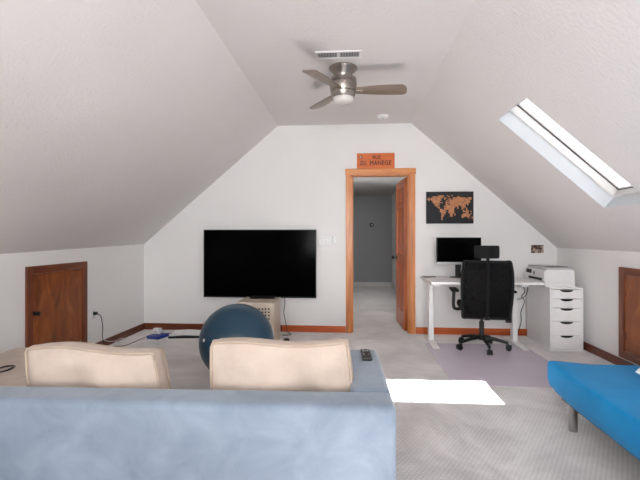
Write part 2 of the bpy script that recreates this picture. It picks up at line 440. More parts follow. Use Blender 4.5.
# ------------------------------------------------------------------ fittings on ceiling and walls
fan = thing('ceiling_fan', 'brushed nickel ceiling fan with three blades and an opal light bowl', 'ceiling fan', (-.068, 3.62, ZC))
MB().lathe([(0, 0), (.062, -.001), (.118, -.004), (.124, -.012), (.118, -.024), (.085, -.052), (.072, -.085), (.07, -.105), (0, -.105)], 48).build('canopy', 'steel', fan)
MB().lathe([(0, -.096), (.10, -.096), (.113, -.102), (.116, -.118), (.1165, -.132)], 48).build('upper_housing', 'steel', fan)
MB().lathe([(.108, -.128), (.108, -.142)], 48, closed=False).build('band', 'dark', fan)
MB().lathe([(.1165, -.138), (.117, -.15), (.113, -.20), (.109, -.212)], 48).build('motor_housing', 'steel', fan)
MB().lathe([(.104, -.208), (.104, -.222)], 48, closed=False).build('band', 'dark', fan)
MB().lathe([(.108, -.218), (.106, -.232), (.099, -.262), (.094, -.266)], 48).build('light_collar', 'steel', fan)
gb = MB().lathe([(.093, -.262), (.093, -.272), (.088, -.29), (.07, -.306), (.04, -.315), (0, -.318)], 48).build('light_bowl', 'globe', fan)
gb['label'] = 'white opal glass bowl'
def blade_bm():
    mb = MB(); top = []; n = 20
    def wid(u): return .046+.030*math.sin(min(1, u*1.25)*PI/2) 
    def f(u, v):
        x = .10+u*.455; wv = wid(u); y = (v-.5)*2*wv
        x -= (.022*(1-v)+.035*(2*v-1)**4)*max(0, u-.8)/.2
        return (x, y, -.006*math.sin(v*PI))
    return mb.grid(n, 6, f)
for a in (1.0, 121.0, 241.0):
    b = blade_bm().build('blade', 'blade', fan, solid=.007, bevel=.002, m=Matrix.Rotation(R(-13), 4, 'X'))
    b.location = (0, 0, -.200); b.rotation_euler = (0, 0, R(a))
    br = MB().box((.09, -.022, -.004), (.17, .022, .004)).cyl((.15, 0, -.006), (.15, 0, .008), .008, seg=10).build('blade_bracket', 'steel', b, bevel=.002, m=Matrix.Rotation(R(-13), 4, 'X') @ Matrix.Translation((0, 0, -.012)))

vent = thing('ceiling_vent', 'white ceiling air register with two louvred halves, beside the fan', 'vent', (-.10, 3.36, ZC))
mb = MB()
ring(mb, -.185, .185, -.068, .068, .022, -.008, 0); mb.box((-.012, -.046, -.007), (.012, .046, 0)); mb.build('frame', 'whitep', vent, bevel=.002)
MB().box((-.163, -.046, -.0012), (-.012, .046, 0)).box((.012, -.046, -.0012), (.163, .046, 0)).build('duct', 'ventgrey', vent, smooth=False)
mb = MB()
for x0, x1 in ((-.163, -.012), (.012, .163)):
    n = 12
    for i in range(n):
        x = x0+(i+.5)*(x1-x0)/n
        mb.box((-.0012, -.046, -.004), (.0012, .046, .004), Matrix.Translation((x, 0, -.0052)) @ Matrix.Rotation(R(35), 4, 'Y'))
mb.build('louvre', 'greyp', vent, smooth=False)
sd = thing('smoke_detector', 'small round white smoke detector on the flat ceiling', 'smoke detector', (.383, 5.085, ZC))
MB().lathe([(0, 0), (.066, 0), (.066, -.014), (.058, -.032), (.03, -.038), (0, -.039)], 36).build('housing', 'whitep', sd)
MB().lathe([(.012, -.0375), (.012, -.042), (0, -.042)], 16).build('test_button', 'greyp', sd)

# television
tv = thing('television', 'large black flat screen television mounted on the white gable wall', 'television', (-1.185, D, .455))
W = .737; Hh = .878
MB().box((-W, -.085, 0), (W, -.048, Hh)).build('cabinet', 'dark', tv, bevel=.004)
MB().box((-W+.008, -.0865, .014), (W-.008, -.0845, Hh-.008)).build('screen', 'blacktv', tv, smooth=False)
ring2 = MB()
for a, b in (((-W-.003, -.003), (-W+.006, Hh+.003)), ((W-.006, -.003), (W+.003, Hh+.003)), ((-W+.006, Hh-.006), (W-.006, Hh+.003)), ((-W+.006, -.003), (W-.006, .012))):
    ring2.box((a[0], -.088, a[1]), (b[0], -.055, b[1]))
ring2.build('bezel', 'black', tv, bevel=.001)
MB().box((-.25, -.05, .25), (.25, 0, .65)).build('wall_mount', 'black', tv, bevel=.004)
# tv power cable with floor adapter
pcd = MB().tube([(-.86, D-.045, .47), (-.86, D-.03, .36), (-.875, D-.02, .25), (-.85, D-.02, .12), (-.83, D-.03, .02), (-.80, D-.10, .006), (-.76, D-.20, .006), (-.86, D-.24, .006)], .0045).build('power_cord', 'dark', tv, m=Matrix.Translation((1.185, -D, -.455))); pcd['label'] = 'thin grey power cord'
ad = MB().lathe([(0, 0), (.032, 0), (.038, .008), (.036, .026), (.022, .036), (0, .037)], 24).build('puck', 'black')
ad.location = (-.765, 4.95, 0); tag(ad, 'small black puck lying on the carpet beside the perforated cube', 'puck')

# switches right of television
sw = thing('light_switch', 'white triple switch plate between the television and the doorway', 'light switch', (-.356, D, 1.18))
MB().box((-.085, -.006, -.058), (.085, 0, .058)).build('plate', 'whitep', sw, bevel=.004)
for i in (-1, 0, 1): MB().box((-.016+i*.046, -.010, -.033), (.016+i*.046, -.005, .033)).build('rocker', 'white', sw, bevel=.002)
dm = thing('wall_remote', 'small oval grey remote in its holder beside the doorway casing', 'remote', (-.225, D, 1.205))
MB().lathe([(0, 0), (.018, 0), (.02, .004), (.018, .012), (0, .013)], 28, Matrix.Diagonal((1, 1, 1, 1)) @ Matrix.Rotation(PI/2, 4, 'X') @ Matrix.Diagonal((1, 2.7, 1, 1))).build('cradle', 'greyp', dm)
for z in (.022, -.022): MB().cyl((0, -.010, z), (0, -.016, z), .012, seg=20).build('button', 'silver', dm)

# sign
sg = thing('wooden_sign', 'orange wooden sign with dark lettering resting on the door casing', 'sign', (.317, D, DH+CW+.012))
MB().box((-.24, -.024, 0), (.24, -.004, .196)).build('board', 'sign', sg, bevel=.002)
def text(body, size, loc, parent, name, mat, width, depth=.0012):
    cu = bpy.data.curves.new(name, 'FONT'); cu.body = body; cu.size = size; cu.align_x = 'CENTER'; cu.align_y = 'CENTER'; cu.extrude = depth; cu.offset = 0; cu.space_character = 1.08
    t = bpy.data.objects.new(name, cu); COL.objects.link(t)
    bpy.context.view_layer.update()
    me = bpy.data.meshes.new_from_object(t.evaluated_get(bpy.context.evaluated_depsgraph_get()))
    bpy.data.objects.remove(t)
    o = bpy.data.objects.new(name, me); COL.objects.link(o); o.parent = parent
    bm = bmesh.new(); bm.from_mesh(me)          # heavier strokes
    src = bm.faces[:]
    for dx, dy in ((.0022, 0), (-.0022, 0), (0, .0018), (0, -.0018)):
        q = bmesh.ops.duplicate(bm, geom=src)
        bmesh.ops.translate(bm, vec=(dx, dy, dx*.05), verts=[v for v in q['geom'] if isinstance(v, bmesh.types.BMVert)])
    bm.to_mesh(me); bm.free()
    me.materials.clear(); me.materials.append(M[mat])
    o.location = loc; o.rotation_euler = (PI/2, 0, 0); o.scale = (width/(max(q.co.x for q in me.vertices)-min(q.co.x for q in me.vertices)), 1, 1)
    return o
text('RUE', .062, (.01, -.0245, .143), sg, 'lettering', 'ink', .10)
text('DU', .078, (-.160, -.0245, .068), sg, 'lettering', 'ink', .072)
text('MANEGE', .078, (.06, -.0245, .068), sg, 'lettering', 'ink', .27)
MB().cyl((-.19, -.024, .147), (-.19, -.028, .147), .017, seg=20).build('rosette', 'ink', sg)
MB().cyl((-.192, -.028, .147), (-.192, -.030, .147), .008, seg=16).build('stud', 'paper', sg)

# world map canvas
mp = thing('wall_map', 'black canvas with a copper tiled world map above the desk', 'picture', (1.2505, D, 1.411))
MB().box((-.2935, -.026, 0), (.2935, -.001, .405)).build('canvas', 'canvas', mp, bevel=.002)
rows = ["................................",
        "........####..#..#..............",
        "....########...#.....##.........",
        ".#.########.##....#########.###.",
        "##########..#..##.#############.",
        ".#.#######....#.##############..",
        "....#####....#.###############..",
        "....#######..#################..",
        ".....####....#.##############...",
        ".....####....##.###########.#...",
        "......##....##########.####.....",
        ".......##...########.#..###.....",
        "........#...#######..#..##.#....",
        ".........##.#######.....#..#....",
        ".........####..####......#.##...",
        ".........#####.####......####.#.",
        "..........###..####........##...",
        "..........###...##.#.....####.#.",
        "..........##....##.#....######..",
        "..........##....##......######..",
        "..........#.............##..#..#",
        "..........#..................#.#",
        "..........#.....................",
        "................................"]
am, ow = MB(), MB(); cw, ch = .575/32, .36/24
for j, r in enumerate(rows):
    for i, c in enumerate(r):
        if c == '#':
            x = -.2875+i*cw; z = .375-j*ch*.96
            (am if i < 13 else ow).box((x+.0012, -.029, z-ch+.0012), (x+cw-.0012, -.0255, z-.0012))
am.build('copper_americas', 'copper', mp, smooth=False)
ow.build('copper_old_world', 'copper', mp, smooth=False)
pc = tag(MB().box((-.076, -.003, -.05), (.076, 0, .05)).build('wall_picture', 'photo', smooth=False), 'small dark snapshot pinned on the wall above the printer', 'photo')
pc.location = (2.332, D, 1.089)

# outlet on knee wall with plug and cord
ol = thing('wall_outlet', 'white outlet with a black plug on the knee wall beside the walnut door', 'outlet', (XL, 4.345, .405))
MB().box((0, -.036, -.058), (.006, .036, .058)).build('plate', 'whitep', ol, bevel=.003)
MB().box((.006, -.017, -.038), (.009, .017, -.008)).box((.006, -.017, .008), (.009, .017, .038)).build('socket', 'greyp', ol, bevel=.002)
tag(MB().box((XL+.009, 4.327, .40), (XL+.04, 4.363, .43)).tube([(XL+.04, 4.345, .41), (XL+.07, 4.37, .38), (XL+.06, 4.42, .25), (XL+.035, 4.46, .12), (XL+.05, 4.5, .02), (XL+.12, 4.56, .006), (XL+.22, 4.62, .006), (-2.53, 5.00, .006), (-2.51, 5.15, .006), (-2.42, 5.21, .006), (-2.34, 5.23, .006), (-2.29, 5.22, .006)], .0042).build('black_cord', 'black', bevel=0),
    'black cord running from the knee wall outlet across the carpet', 'cord')
tag(MB().tube([(-2.70, 4.62+.05*math.cos(a)+.12, .02+.035*(1+math.sin(a))) if False else (-2.70+.045*math.cos(a), 4.74+.07*math.sin(a), .007+.03*(.5+.5*math.sin(a))) for a in [i*2*PI/10 for i in range(10)]], .0038, cyclic=True).tube([(-2.745, 4.74, .02), (-2.752, 4.6, .05), (-2.75, 4.5, .09), (-2.752, 4.47, .12)], .0035).build('white_cable', 'whitep'),
    'looped white cable on the carpet against the dark brown baseboard', 'cable')

# things on the floor by the left corner
bb = tag(MB().box((-.085, -.10, 0), (.085, .10, .038)).build('blue_box', 'blue', bevel=.003), 'flat blue box on the carpet near the left corner', 'box')
bb.location = (-2.375, 5.02, 0); bb.rotation_euler = (0, 0, R(-14))
wb = thing('white_adapter', 'small white cube adapter standing on the blue box', 'adapter', (-2.40, 5.06, .038), R(-10))
MB().box((-.046, -.03, 0), (.046, .03, .07)).build('body', 'whitep', wb, bevel=.006)
MB().box((-.02, -.0315, .02), (.02, -.0295, .04)).build('port', 'greyp', wb, smooth=False)
fo = thing('ring_binder', 'black folder with a white sheaf of paper lying beside the ball', 'folder', (-2.06, 5.15, 0), R(8))
MB().box((-.19, -.15, 0), (.19, .15, .022)).build('cover', 'black', fo, bevel=.003)
MB().prism([(-.18, .0225), (.0, .034), (.18, .0225), (.18, .0355), (.0, .047), (-.18, .0405)], 'Y', -.13, .14).build('paper_sheaf', 'paper', fo, smooth=False)

# ------------------------------------------------------------------ perforated cube with media box, ball
BX0, BX1, BY0, BY1, BZ = -1.285, -.865, 4.69, 5.11, .50
cu = thing('storage_cube', 'limed wood storage cube with a grid of square holes under the television', 'storage cube', ((BX0+BX1)/2, (BY0+BY1)/2, 0))
w = (BX1-BX0)/2
def holed(n, m, pitch, hole, wd, ht):
    mb = MB(); xs = [-wd/2]; zs = [0]
    ox = -(n-1)*pitch/2; oz = ht/2-(m-1)*pitch/2
    for i in range(n): xs += [ox+i*pitch-hole/2, ox+i*pitch+hole/2]
    for j in range(m): zs += [oz+j*pitch-hole/2, oz+j*pitch+hole/2]
    xs.append(wd/2); zs.append(ht)
    V = [[mb.bm.verts.new((x, 0, z)) for z in zs] for x in xs]
    for i in range(len(xs)-1):
        for j in range(len(zs)-1):
            if i % 2 == 1 and j % 2 == 1: continue
            mb.bm.faces.new((V[i][j], V[i+1][j], V[i+1][j+1], V[i][j+1]))
    return mb
fp = holed(9, 11, .037, .0195, 2*w, BZ-.02).build('front_panel', 'birch', cu, solid=.012, smooth=False); fp.location = (0, -w+.006, 0)
MB().box((w-.012, -w+.012, 0), (w, w, BZ-.02)).box((-w, -w+.012, 0), (-w+.012, w, BZ-.02)).box((-w+.012, w-.012, 0), (w-.012, w, BZ-.02)).build('side_panel', 'birch', cu, smooth=False)
MB().box((-w+.014, -w+.028, .012), (w-.014, w-.014, BZ-.024)).build('hole_shade_infill', 'holed', cu, smooth=False)  # solid dark infill puts the shade behind the holes into colour
MB().box((-w-.004, -w-.004, BZ-.02), (w+.004, w+.004, BZ)).build('lid', 'birch', cu, bevel=.004)
sb = thing('media_box', 'flat black media box on top of the perforated cube', 'media box', (-1.06, 5.02, BZ))
MB().box((-.15, -.07, 0), (.15, .07, .02)).build('case', 'black', sb, bevel=.008)
MB().box((-.10, -.0715, .006), (.10, -.0695, .015)).build('display', 'blacktv', sb, smooth=False)

bl = thing('exercise_ball', 'dark blue ribbed exercise ball on the carpet behind the sofa', 'exercise ball', (-1.0, 3.63, 0), R(12))
prof = []; RB = .325; n = 120
for i in range(n+1):
    a = -PI/2+PI*i/n
    r = RB - .0012*(1 if (i % 6 == 0 and 12 < i < n-12) else 0)
    prof.append((max(0, r*math.cos(a)) if 0 < i < n else 0, RB+r*math.sin(a)))
MB().lathe(prof, 80, closed=False).build('shell', 'ball', bl)
dv = Vector((-.80, -.59, .19)).normalized()
vl = MB().cyl(Vector((0, 0, RB))+dv*(RB-.004), Vector((0, 0, RB))+dv*(RB+.003), .013, seg=20).build('valve', 'whitep', bl); vl['label'] = 'white valve plug'

# ------------------------------------------------------------------ sofa
SH = .62
so = thing('sofa', 'pale blue velvet sofa seen from behind, with a taupe chaise end', 'sofa', (.168, 1.548, 0), R(1.6))
SL, BTK, AW, AD = 2.62, .165, .165, .80
def soft(mb, name, mat, parent, b, **kw): return mb.build(name, mat, parent, bevel=b, seg=5, **kw)
soft(MB().box((-SL, 0, .05), (0, BTK, SH)), 'backrest', 'sofa', so, .03)
soft(MB().box((-AW, BTK+.002, .05), (0, AD, SH)), 'armrest', 'sofa', so, .028)
soft(MB().box((-1.62, BTK, .05), (-AW, .82, .24)), 'base', 'sofa', so, .02)
soft(MB().box((-SL, BTK, .05), (-1.62, 1.50, .24)), 'chaise_base', 'sofa', so, .02)
sc1 = soft(MB().box((-1.615, BTK+.01, .24), (-AW-.004, .80, .365)), 'seat_cushion', 'cream', so, .035)
sc2 = soft(MB().box((-SL, BTK+.01, .24), (-1.62, 1.50, .42)), 'chaise_cushion', 'taupe', so, .03)
for x, y in ((-.06, .06), (-.06, .74), (-2.55, .06), (-2.55, 1.42), (-1.68, 1.42)):
    MB().box((x-.03, y-.03, 0), (x+.03, y+.03, .052)).build('foot', 'black', so)
def box_cushion(w, h, t, seed, shear):
    """boxed back cushion with piping: local x width, z height, y thickness"""
    rnd = random.Random(seed)
    ph = [rnd.uniform(0, 6.28) for _ in range(6)]
    def wav(x, z): return .006*math.sin(9*x+ph[0])*math.sin(7*z+ph[1]) + .004*math.sin(21*x+ph[2]+5*z) + .003*math.sin(17*z+ph[3]-9*x)
    mb = MB()
    nx_, nz_ = 28, 16
    def edge(x, z):
        # pull corners in a bit, sag along top
        sx = 1-.035*(abs(z)**3); sz = 1-.05*(abs(x)**3)
        zz = h/2+z*h/2*sz + (.012*math.sin(3*x+ph[4]) if z > 0 else 0)*abs(z)
        return x*w/2*sx+shear*(zz-h/2), zz
    for side in (-1, 1):
        def f(u, v):
            x, z = 2*u-1, 2*v-1
            X, Z = edge(x, z)
            bul = (1-x**4)*(1-z**4)
            return (X, side*(t/2-.004+.042*bul+wav(X, Z)*bul*2.2+.016*bul*math.sin(24*(X*.8+Z*.6)+ph[5])*math.exp(-((X-.12)/.14)**2)+.007*bul*math.sin(31*(Z-.5*X)+ph[0])), Z)
        mb.grid(nx_, nz_, f)
    # gusset
    per = [(-1+2*i/nx_, -1) for i in range(nx_)] + [(1, -1+2*i/nz_) for i in range(nz_)] + [(1-2*i/nx_, 1) for i in range(nx_)] + [(-1, 1-2*i/nz_) for i in range(nz_)]
    P = [edge(*p) for p in per]; N = len(P)
    cx, cz = 0, h/2
    ringv = []
    for k_, v in enumerate((0, .25, .5, .75, 1)):
        bul = .012*math.sin(v*PI)
        ringv.append([mb.bm.verts.new((x+bul*math.copysign(1, x) * (1 if abs(p[0]) == 1 else 0), -t/2+v*t, z+bul*(1 if p[1] == 1 else (-1 if p[1] == -1 else 0)))) for (x, z), p in zip(P, per)])
    for a, b in zip(ringv, ringv[1:]):
        for i in range(N):
            j = (i+1) % N; mb.bm.faces.new((a[i], a[j], b[j], b[i]))
    bmesh.ops.remove_doubles(mb.bm, verts=mb.bm.verts[:], dist=.0004)
    pipes = []
    for side in (-1, 1):
        pipes.append(MB().tube([(x, side*(t/2+.002), z) for (x, z) in P[::2]], .0065, sub=3, cyclic=True))
    return mb, pipes
def cushion(x, y, z, w, h, t, rx, rz, label, seed, ry=0, shear=0):
    c = thing('back_cushion', label, 'cushion', (x, y, z), 0, 'cream back cushions on the sofa')
    c.rotation_euler = (rx, ry, rz)
    mb, pipes = box_cushion(w, h, t, seed, shear)
    mb.build('cover', 'cream', c)
    for p in pipes: p.build('piping', 'cord_trim', c)['label'] = 'piping cord darkened to stand for its shadow line'
    return c
cushion(-.30, 1.848, .368, .615, .40, .10, R(-5), R(1.5), 'cream piped cushion against the sofa back, in front of the ball', 3, R(-1.2), -.05)
cushion(-1.142, 1.825, .368, .60, .362, .10, R(-5), R(1.6), 'cream piped cushion against the sofa back, overlapping the walnut door', 11, R(.6), -.2)

rm = thing('remote_control', 'black remote control lying on the blue sofa arm', 'remote', (.078, 2.19, SH+.001), R(2))
MB().box((-.024, -.085, 0), (.024, .085, .017)).build('body', 'black', rm, bevel=.005)
for i, (bx, by) in enumerate([(-.012, .06), (.012, .06), (-.012, .04), (.0, .04), (.012, .04), (-.012, -.02), (.012, -.02)]):
    MB().cyl((bx, by, .016), (bx, by, .0185), .0042, seg=12).build('button', 'greyp', rm)
MB().lathe([(.014, .0165), (.014, .019), (.008, .019), (.008, .0165)], 24, Matrix.Translation((0, .01, 0)), closed=False).build('dial', 'dark', rm)
coil = MB()
coil.tube([(.045*math.cos(a)*(1+.05*math.sin(3*a)), .085*math.sin(a), .0035+.003*abs(math.sin(2*a))) for a in [i*2*PI/14 for i in range(14)]], .003, cyclic=True)
coil.tube([(.035*math.cos(a)+.006, .07*math.sin(a)-.006, .007) for a in [i*2*PI/12 for i in range(12)]], .003, cyclic=True)
cc = tag(coil.build('coiled_cable', 'dark'), 'thin dark cable coiled on the taupe chaise seat', 'cable'); cc.location = (-2.14, 2.43, .42)

# ------------------------------------------------------------------ futon
FX0, FX1, FY0, FY1 = 1.318, 2.50, 1.0, 2.93
fu = thing('futon', 'flat turquoise covered futon bed on round metal legs', 'sofa bed', ((FX0+FX1)/2, (FY0+FY1)/2, 0))
hx, hy = (FX1-FX0)/2, (FY1-FY0)/2
mt = MB()
nu, nv = 24, 36
def lump(x, y):
    c = math.exp(-(((x+hx)/.22)**2+((y-hy)/.30)**2))
    return .006*math.sin(6*x+2*y)+.004*math.sin(11*y-5*x)+.026*c-.014*math.exp(-((x-.05)/.03)**2)
IN = .02
def ft(u, v):
    x, y = (-hx+IN)+2*(hx-IN)*u, (-hy+IN)+2*(hy-IN)*v
    return (x, y, .393+lump(x, y))
mt.grid(nu, nv, ft)
bm = mt.bm
for off, dz in ((.008, -.002), (.007, -.007), (.004, -.013), (.001, -.030), (.0, -.072), (-.010, -.045), (-.022, -.022), (-.02, -.006)):
    be = [e for e in bm.edges if len(e.link_faces) == 1]
    ret = bmesh.ops.extrude_edge_only(bm, edges=be)
    for vtx in [q for q in ret['geom'] if isinstance(q, bmesh.types.BMVert)]:
        if abs(vtx.co.x) >= hx-IN-.01: vtx.co.x += off*math.copysign(1, vtx.co.x)
        if abs(vtx.co.y) >= hy-IN-.01: vtx.co.y += off*math.copysign(1, vtx.co.y)
        vtx.co.z += dz
bmesh.ops.holes_fill(bm, edges=[e for e in bm.edges if len(e.link_faces) == 1], sides=0)
mt.build('mattress', 'futon', fu)
MB().box((-hx+.06, -hy+.06, .17), (hx-.06, hy-.06, .206)).build('frame', 'black', fu, bevel=.004)
for sx in (-1, 1):
    for sy in (-1, 1):
        lg = MB().cyl((sx*(hx-.10), sy*(hy-.13), 0), (sx*(hx-.10), sy*(hy-.13), .172), .026, seg=28).build('leg', 'chrome', fu)
pw = thing('pillow', 'white pillow lying on the turquoise futon', 'pillow', (1.985, 2.50, .404), R(-38))
mb = MB()
for side in (-1, 1):
    def f(u, v):
        x, y = 2*u-1, 2*v-1
        b = max(0, (1-x**4)*(1-y**4))**.6
        cx_ = 1-.10*(1-abs(y)**2)*abs(x)**6 ; cy_ = 1-.10*(1-abs(x)**2)*abs(y)**6
        return (x*.32*cx_, y*.22*cy_, .065+side*.06*b+.004*math.sin(13*x+5*y)*b)
    mb.grid(20, 16, f)
bmesh.ops.remove_doubles(mb.bm, verts=mb.bm.verts[:], dist=.0005)
mb.build('cover', 'pillow', pw, sub=1)

# ------------------------------------------------------------------ desk corner
tag(MB().prism([(.86, 3.58), (1.965, 3.58), (1.965, 4.98), (.86, 4.98)], 'Z', 0.0005, .0045).build('chair_mat', 'film', bevel=.0015), 'translucent lilac vinyl chair mat on the carpet under the chair', 'chair mat')

DZ = .75
dk = thing('desk', 'white standing desk with two pedestal legs against the gable wall', 'desk', (1.475, 5.03, 0))
MB().box((-.60, -.365, DZ-.028), (.595, .365, DZ)).build('desktop', 'white', dk, bevel=.004)
for sx in (-.535, .42):
    lg = MB().box((sx-.028, -.02, .025), (sx+.028, .06, .45)).build('leg', 'white', dk, bevel=.004)
    MB().box((sx-.022, -.012, .44), (sx+.022, .052, DZ-.05)).build('upper_column', 'white', lg, bevel=.003)
    MB().prism([(-.32, .0055), (.30, .0055), (.30, .02), (.08, .034), (-.04, .034), (-.32, .018)], 'X', sx-.036, sx+.036).build('foot', 'white', lg, bevel=.003)
    MB().box((sx-.035, -.30, DZ-.055), (sx+.035, .30, DZ-.0285)).build('bracket', 'white', dk, bevel=.003)
MB().box((-.48, -.01, DZ-.065), (.42, .05, DZ-.03)).build('crossbeam', 'white', dk, bevel=.003)

mo = thing('monitor', 'black monitor with a silver bottom bezel standing on the white desk', 'monitor', (1.30, 5.20, DZ), R(-2))
MB().box((-.262, -.018, .165), (.262, .022, .485)).build('cabinet', 'black', mo, bevel=.004)
MB().box((-.255, -.0195, .188), (.255, -.0175, .479)).build('screen', 'blacktv', mo, smooth=False)
MB().box((-.262, -.024, .158), (.262, -.0185, .186)).build('chin', 'silver', mo, bevel=.001)
MB().box((-.03, .022, .02), (.03, .05, .30)).box((-.035, .005, .01), (.035, .03, .17)).build('stand_neck', 'black', mo, bevel=.004)
MB().lathe([(0, 0), (.105, 0), (.105, .008), (.03, .016), (0, .016)], 40, Matrix.Diagonal((1, .8, 1, 1))).build('stand_base', 'dark', mo)
sp = thing('desk_speaker', 'small white cased speaker beside the monitor stand', 'speaker', (1.338, 5.06, DZ), R(4))
MB().box((-.036, -.04, 0), (.036, .04, .125)).build('case', 'whitep', sp, bevel=.006)
MB().box((-.024, -.042, .02), (.024, -.039, .105)).build('grille', 'black', sp, bevel=.002)
ph = thing('phone', 'black phone lying on the bare end of the desk by the doorway', 'phone', (.955, 5.22, DZ), R(-78))
MB().box((-.037, -.075, 0), (.037, .075, .009)).build('body', 'dark', ph, bevel=.003)
MB().box((-.034, -.071, .0088), (.034, .071, .0096)).build('screen', 'blacktv', ph, smooth=False)
kb = thing('keyboard', 'black keyboard on the desk partly hidden behind the office chair', 'keyboard', (1.53, 4.86, DZ), 0)
MB().box((-.22, -.065, 0), (.22, .065, .014)).build('case', 'black', kb, bevel=.003)
mb = MB()
for i in range(15):
    for j in range(5): mb.box((-.212+i*.0285, -.058+j*.0235, .0135), (-.212+i*.0285+.024, -.058+j*.0235+.02, .0195))
mb.build('keycaps', 'dark', kb, smooth=False)
dh = thing('desk_hub', 'black stacked desktop hub behind the chair back by the printer', 'hub', (1.815, 5.08, DZ), R(5))
MB().box((-.06, -.05, 0), (.06, .05, .03)).build('base', 'black', dh, bevel=.004)
MB().box((-.045, -.02, .029), (.045, .045, .085)).build('body', 'black', dh, bevel=.004)
pb = tag(MB().box((-.03, -.02, -.47), (.03, .02, -.37)).tube([(0, 0, -.375), (.012, .0, -.25), (-.008, .01, -.1), (0, .02, .0)], .005).build('power_brick', 'black', bevel=.004), 'black power brick dangling low on its cord between chair and white desk leg', 'power brick')
pb.location = (1.815, 5.0, DZ-.0285)
tag(MB().tube([(1.95, 4.98, DZ-.03), (1.975, 4.95, .62), (1.95, 4.97, .56), (1.985, 4.98, .50), (1.955, 5.0, .38), (1.975, 5.05, .26), (2.0, 5.2, .10), (2.0, 5.3, .012), (1.9, 5.36, .008)], .005).build('hanging_cable', 'black'), 'black cable dangling from the desk beside its white leg', 'cable')
tag(MB().tube([(2.02, 5.05, DZ-.034), (2.03, 5.0, .64), (1.99, 4.98, .56), (1.93, 5.02, .52), (1.87, 5.03, .53), (1.84, 5.05, .6), (1.83, 5.1, DZ-.03)], .0045).build('looped_cable', 'black'), 'black cable looped under the desk between power brick and drawer unit', 'cable')
tag(MB().tube([(1.70, 5.2, DZ-.03), (1.69, 5.2, .5), (1.64, 5.22, .33), (1.56, 5.3, .24), (1.45, 5.38, .30), (1.40, 5.40, .5), (1.4, 5.4, DZ-.03)], .0045).build('drooping_cable', 'black'), 'black cable drooping under the desk behind the chair', 'cable')

# drawer unit
al = thing('drawer_unit', 'tall narrow white drawer unit with five drawers beside the desk', 'drawer unit', (2.333, 5.05, 0))
aw, ay0, ay1, ah = .173, -.31, .29, .69
MB().box((-aw, ay0+.018, .0), (-aw+.016, ay1, ah-.018)).box((aw-.016, ay0+.018, 0), (aw, ay1, ah-.018)).box((-aw+.016, ay1-.01, .02), (aw-.016, ay1, ah-.018)).box((-aw+.016, ay0+.02, .0), (aw-.016, ay1-.01, .03)).build('body', 'white', al, smooth=False)
MB().box((-aw, ay0, ah-.018), (aw, ay1, ah)).build('top', 'white', al, bevel=.002)
z = ah-.022
mb = MB().box((-aw, ay0, 0), (-aw+.014, ay0+.018, ah-.019)).box((aw-.014, ay0, 0), (aw, ay0+.018, ah-.019)).box((-aw+.014, ay0+.001, 0), (aw-.014, ay0+.018, .018))
mb.build('face_frame', 'white', al, smooth=False)
for hgt in (.098, .102, .146, .149, .150):
    z0 = z-hgt
    dr = MB().box((-aw+.016, ay0-.001, z0+.002), (aw-.016, ay0+.017, z-.002)).build('drawer', 'white', al, bevel=.0015)
    pts = [(-.066, z-.003)] + [(-.066*math.cos(a), z-.006-.022*math.sin(a)) for a in [PI*i/12 for i in range(13)]] + [(.066, z-.003)]
    hd = MB().prism(pts, 'Y', ay0-.0022, ay0).build('finger_pull', 'black', dr, smooth=False); hd['label'] = 'dark half moon finger pull'
    z = z0

# printer: front faces the chair (-X)
pr = thing('printer', 'white inkjet printer on the drawer unit, its control panel turned to the chair', 'printer', (2.283, 5.03, .69), R(2))
px, py = .165, .235
MB().box((-px+.01, -py+.01, 0), (px, py-.01, .062)).build('paper_tray', 'whitep', pr, bevel=.006)
MB().prism([(-px-.01, .060), (px-.005, .060), (px-.005, .180), (px-.03, .190), (-px+.02, .190), (-px-.01, .165)], 'Y', -py, py).build('body', 'whitep', pr, bevel=.008)
MB().box((-px+.02, -py+.012, .188), (px-.02, py-.012, .215)).build('scanner_lid', 'greyp', pr, bevel=.006)
MB().box((-.10, -py+.02, .2145), (px-.05, -py+.16, .2175)).build('lid_inlay', 'black', pr, smooth=False)
MB().prism([(-px-.013, .13), (-px-.008, .13), (-px-.008, .175), (-px-.013, .17)], 'Y', .06, .19).build('control_screen', 'black', pr, smooth=False)
MB().box((-px-.012, -.19, .066), (-px-.0095, .13, .094)).build('output_slot', 'black', pr, smooth=False)
MB().box((-px-.0115, -.02, .12), (-px-.0095, .01, .155)).build('button_panel', 'dark', pr, smooth=False)
MB().box((-px-.14, -.12, .0635), (-px+.02, .12, .068)).build('output_tray', 'whitep', pr, bevel=.002)

# office chair
oc = thing('office_chair', 'black mesh office chair with a headrest pulled up to the desk', 'office chair', (1.445, 4.78, .0045), R(-7))
for i in range(5):
    a = R(-90+7+72*i); dx, dy = math.cos(a), math.sin(a)
    MB().tube([(dx*.03, dy*.03, .125), (dx*.14, dy*.14, .112), (dx*.265, dy*.265, .082)], lambda t: .021-.006*t, seg=10).build('base_spoke', 'black', oc)
    cs = MB(); px_, py_ = -dy, dx
    c0 = Vector((dx*.275, dy*.275, .028))
    for s in (-1, 1):
        cs.cyl(c0+Vector((px_, py_, 0))*s*.007, c0+Vector((px_, py_, 0))*s*.024, .028, seg=22)
    cs.cyl(c0, c0+Vector((-dx*.012, -dy*.012, .055)), .010, seg=10)
    cs.box((-.03, -.007, .0), (.03, .007, .036), Matrix.Translation(c0) @ Matrix.Rotation(a, 4, 'Z'))
    cs.build('caster', 'black', oc)
MB().lathe([(0, .10), (.042, .10), (.042, .15), (.03, .155), (.027, .155), (.027, .30), (.016, .302), (.016, .40), (0, .40)], 24).build('gas_cylinder', 'black', oc)
